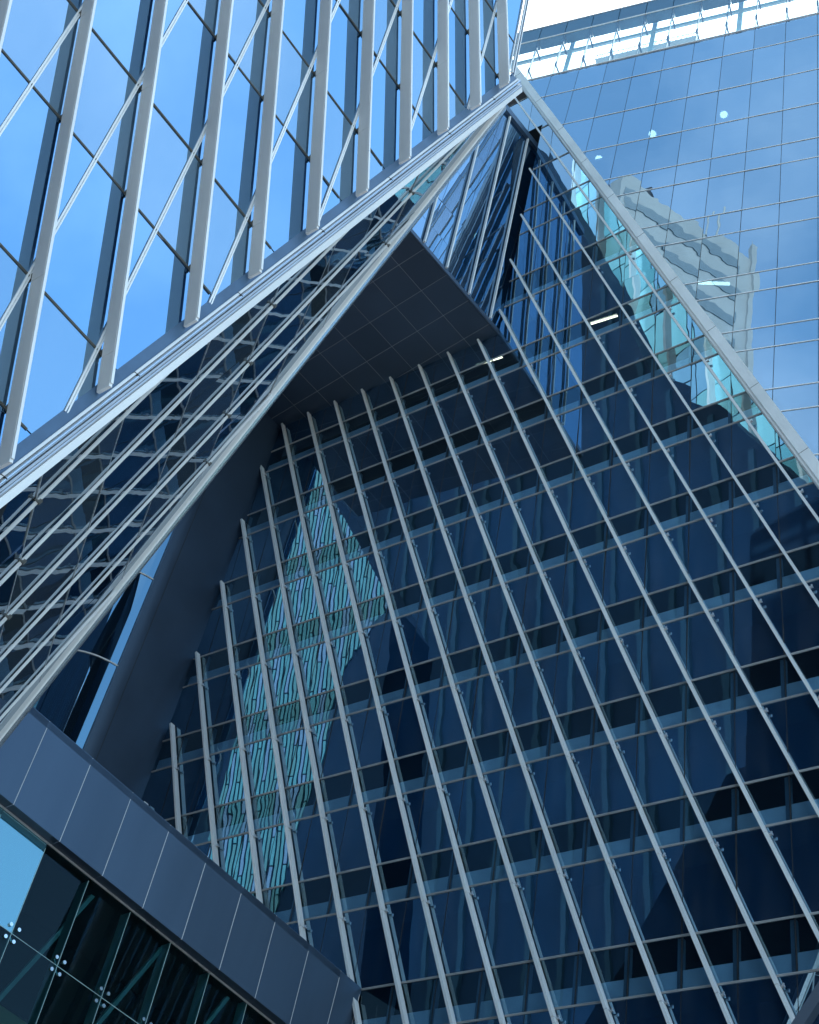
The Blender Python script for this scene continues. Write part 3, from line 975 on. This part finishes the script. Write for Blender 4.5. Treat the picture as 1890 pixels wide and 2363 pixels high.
# ------------------------------------------------------------------ steel edge, bottom right corner
st = thing('steel_edge_beam', 'dark steel edge beam with pale panel in front of the facade', 'beam', (-3.9, 25.5, 14))
pd = nrm(V(-4.17, 25.61, 15.06) - V(-3.73, 25.35, 15.61))
obj('beam', bar(V(-3.73, 25.35, 15.61) - pd * 2.2, V(-4.17, 25.61, 15.06) + pd * 3, V(0.16, 0.05, -0.1), V(0.02, 0.25, -0.02)), M['fascia'], st)
obj('panel', prism([V(-3.62, 25.6, 15.2) - pd * 2, V(-3.93, 25.7, 15.0) + pd * 3, V(-2.0, 25.9, 12.0), V(-1.5, 25.6, 15.0)], V(0.02, 0.1, 0)), M['white'], st)

# ------------------------------------------------------------------ ceiling lights behind the glass
for x, z, lab in ((-14.62, 63.0, 'lowest left of the three round lamps behind the tower glass'), (-12.15, 64.5, 'middle one of the three round lamps behind the tower glass'), (-8.75, 64.95, 'rightmost of the three round lamps behind the tower glass')):
    c = V(x, 30.35, z)
    l = thing('round_ceiling_light', lab, 'ceiling light', c, 'round ceiling lights behind the tower glass')
    vs = tube([c, c + V(0, 0, 0.05)], 0.17, 20)
    obj('lamp_disc', vs, M['lampw'], l)
    obj('lamp_rim', tube([c + V(0, 0, 0.052), c + V(0, 0, 0.10)], 0.20, 20), M['alu'], l)
for p0, p1, lab in ((V(-9.15, 30.5, 50.5), V(-8.0, 31.05, 50.9), 'tube light behind the tower glass right of the white beam'),):
    l = thing('tube_light', lab, 'ceiling light', p0)
    obj('lamp_tube', bar(p0, p1, V(0, 0.12, 0), V(0, 0, 0.07)), M['lampw'], l)
    obj('lamp_housing', bar(p0 + V(0, 0, 0.075), p1 + V(0, 0, 0.075), V(0, 0.16, 0), V(0, 0, 0.06)), M['alu'], l)

for q0, q1, lab in ((a3(0, 0), None, 'short tube light behind the dark facade under the soffit corner'), (a3(0, 0), None, 'tube light behind the leaning facade below the box corner')):
    first = 'soffit' in lab
    aa, zz = ((-0.1, 50.3) if first else (-5.75, 49.85))
    p0, p1 = a3(aa, zz, -0.35), a3(aa - 1.25, zz + 0.02, -0.5)
    l = thing('tube_light', lab, 'ceiling light', p0)
    obj('lamp_tube', bar(p0, p1, NA * 0.05, V(0, 0, 0.035)), M['lampt'], l)
    obj('lamp_housing', bar(p0 + V(0, 0, 0.065), p1 + V(0, 0, 0.065), NA * 0.16, V(0, 0, 0.06)), M['alu'], l)

# ------------------------------------------------------------------ buildings across the street that the glass mirrors, and an added spire
dk = thing('dark_office_block', 'dark office block across the street mirrored in the leaning facade', 'building', (-80, -40, -1.6))
pf = [V(-150, -30, -1.6), V(6, -30, -1.6), V(6, -30, 40), V(-26, -30, 76), V(-46, -30, 94), V(-55, -30, 109), V(-64, -30, 119), V(-71, -30, 141), V(-86, -30, 182), V(-150, -30, 205)]
obj('wall', prism(pf, V(0, -3.5, 0)), M['darkwall'], dk)
for x in range(-146, 4, 5):
    zt = float(np.interp(x, [-150, -86, -71, -64, -55, -46, -26, 6], [205, 182, 141, 119, 109, 94, 76, 40])) - 2
    obj('facade_rib', bar(V(x, -30, 0), V(x, -30, zt), V(0.7, 0, 0), V(0, 0.4, 0)), M['rib'], dk)
tl = thing('teal_glass_tower', 'teal glass tower rising behind the dark block in the mirrored view', 'building', (-65, -50, -1.6))
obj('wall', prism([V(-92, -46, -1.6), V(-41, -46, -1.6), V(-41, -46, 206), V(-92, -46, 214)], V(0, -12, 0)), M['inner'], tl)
for i in range(17):
    for z in range(84, 204, 8):
        x = -92 + 3 * i
        if x < -41:
            o = obj('glass_pane', prism([V(x + .1, -45.9, z + .1), V(x + 2.9, -45.9, z + .1), V(x + 2.9, -45.9, z + 7.9), V(x + .1, -45.9, z + 7.9)], V(0, -0.05, 0)), M[random.choice(('g_teal', 'g_teal', 'g_teal2', 'g_teal3'))], tl)
for i in range(0, 18, 2):
    x = -92 + 3 * i
    obj('mullion', bar(V(x, -45.9, 60), V(x, -45.9, 207), V(0.35, 0, 0), V(0, 1.2, 0)), M['grey' if i % 4 else 'white'], tl)
gr = thing('grey_banded_tower', 'grey tower with dark window bands mirrored in the pale tower glass', 'building', (-32, -40, -1.6))
g0, g1 = V(-39, -30, 0), V(-24.6, -46.6, 0)
gd = g1 - g0
gn = nrm(V(-gd[1], gd[0], 0))
gn = gn if gn[0] > 0 else -gn
obj('wall', prism([g0 + V(0, 0, -1.6), g1 + V(0, 0, -1.6), g1 + V(0, 0, 180), g0 + V(0, 0, 180)], -gn * 14), M['grey'], gr)
for z in range(60, 178, 6):
    obj('window_band', prism([g0 + gd * 0.03 + V(0, 0, z), g1 - gd * 0.08 + V(0, 0, z), g1 - gd * 0.08 + V(0, 0, z + 2.2), g0 + gd * 0.03 + V(0, 0, z + 2.2)], gn * 0.1), M['band'], gr)
obj('corner_pier', bar(g1 + V(0, 0, -1.6), g1 + V(0, 0, 184), gn * 0.9, nrm(gd) * 0.9), M['grey'], gr)
obj('roof_mast', join([tube([g1 - gd * 0.25 + V(0, 0, 180), g1 - gd * 0.25 + V(0, 0, 190)], 0.15), tube([g1 - gd * 0.33 + V(0, 0, 180), g1 - gd * 0.33 + V(0, 0, 187)], 0.15)]), M['grey'], gr)
spn = thing('added_striped_spire', 'unseen teal striped spire added to shape the reflection in the lower leaning facade', 'building', (-57, 13, -1.6))  # added out of view, outline shaped to give the pointed striped reflection
sd = nrm(V(0.917, -0.4, 0))
sn = nrm(V(0.4, 0.917, 0))
s0 = V(-63.4, 16.9, 0)
sp2 = [(4.87, 76.9), (1.24, 55.4), (0.7, 45.7), (-0.3, 36), (6.0, 36), (7.8, 45), (9.2, 57), (13.0, 62.5)]
obj('wall', prism([s0 + sd * a + V(0, 0, z) for a, z in [(4.87, 76.9), (1.24, 55.4), (0.3, 45.8), (-0.4, 10), (14, 10), (13.0, 62.5)]], -sn * 6), M['darkwall'], spn)
q1, q2 = [sp2[k] for k in (0, 1, 6, 7)], [sp2[k] for k in (1, 2, 3, 4, 5, 6)]
HS1 = [hp_left(q1[i], q1[(i + 1) % len(q1)]) for i in range(len(q1))]
HS2 = [hp_left(q2[i], q2[(i + 1) % len(q2)]) for i in range(len(q2))]
mats = [M['sp_teal'], M['sp_blue'], M['sp_teal'], M['sp_green']]
for k in range(42):
    a = -0.2 + 0.32 * k
    for z in np.arange(33, 80, 6.5):
        z = z + 2.1 * (k % 3)
        for hs in (HS1, HS2):
            p = clip([(a, z + .05), (a + 0.20, z + .05), (a + 0.20, z + 6.45), (a, z + 6.45)], hs)
            if p and area(p) > 0.03:
                obj('glass_strip', prism([s0 + sd * x + V(0, 0, y) for x, y in p], sn * 0.12), mats[(k + int(z / 6.5)) % 4], spn)
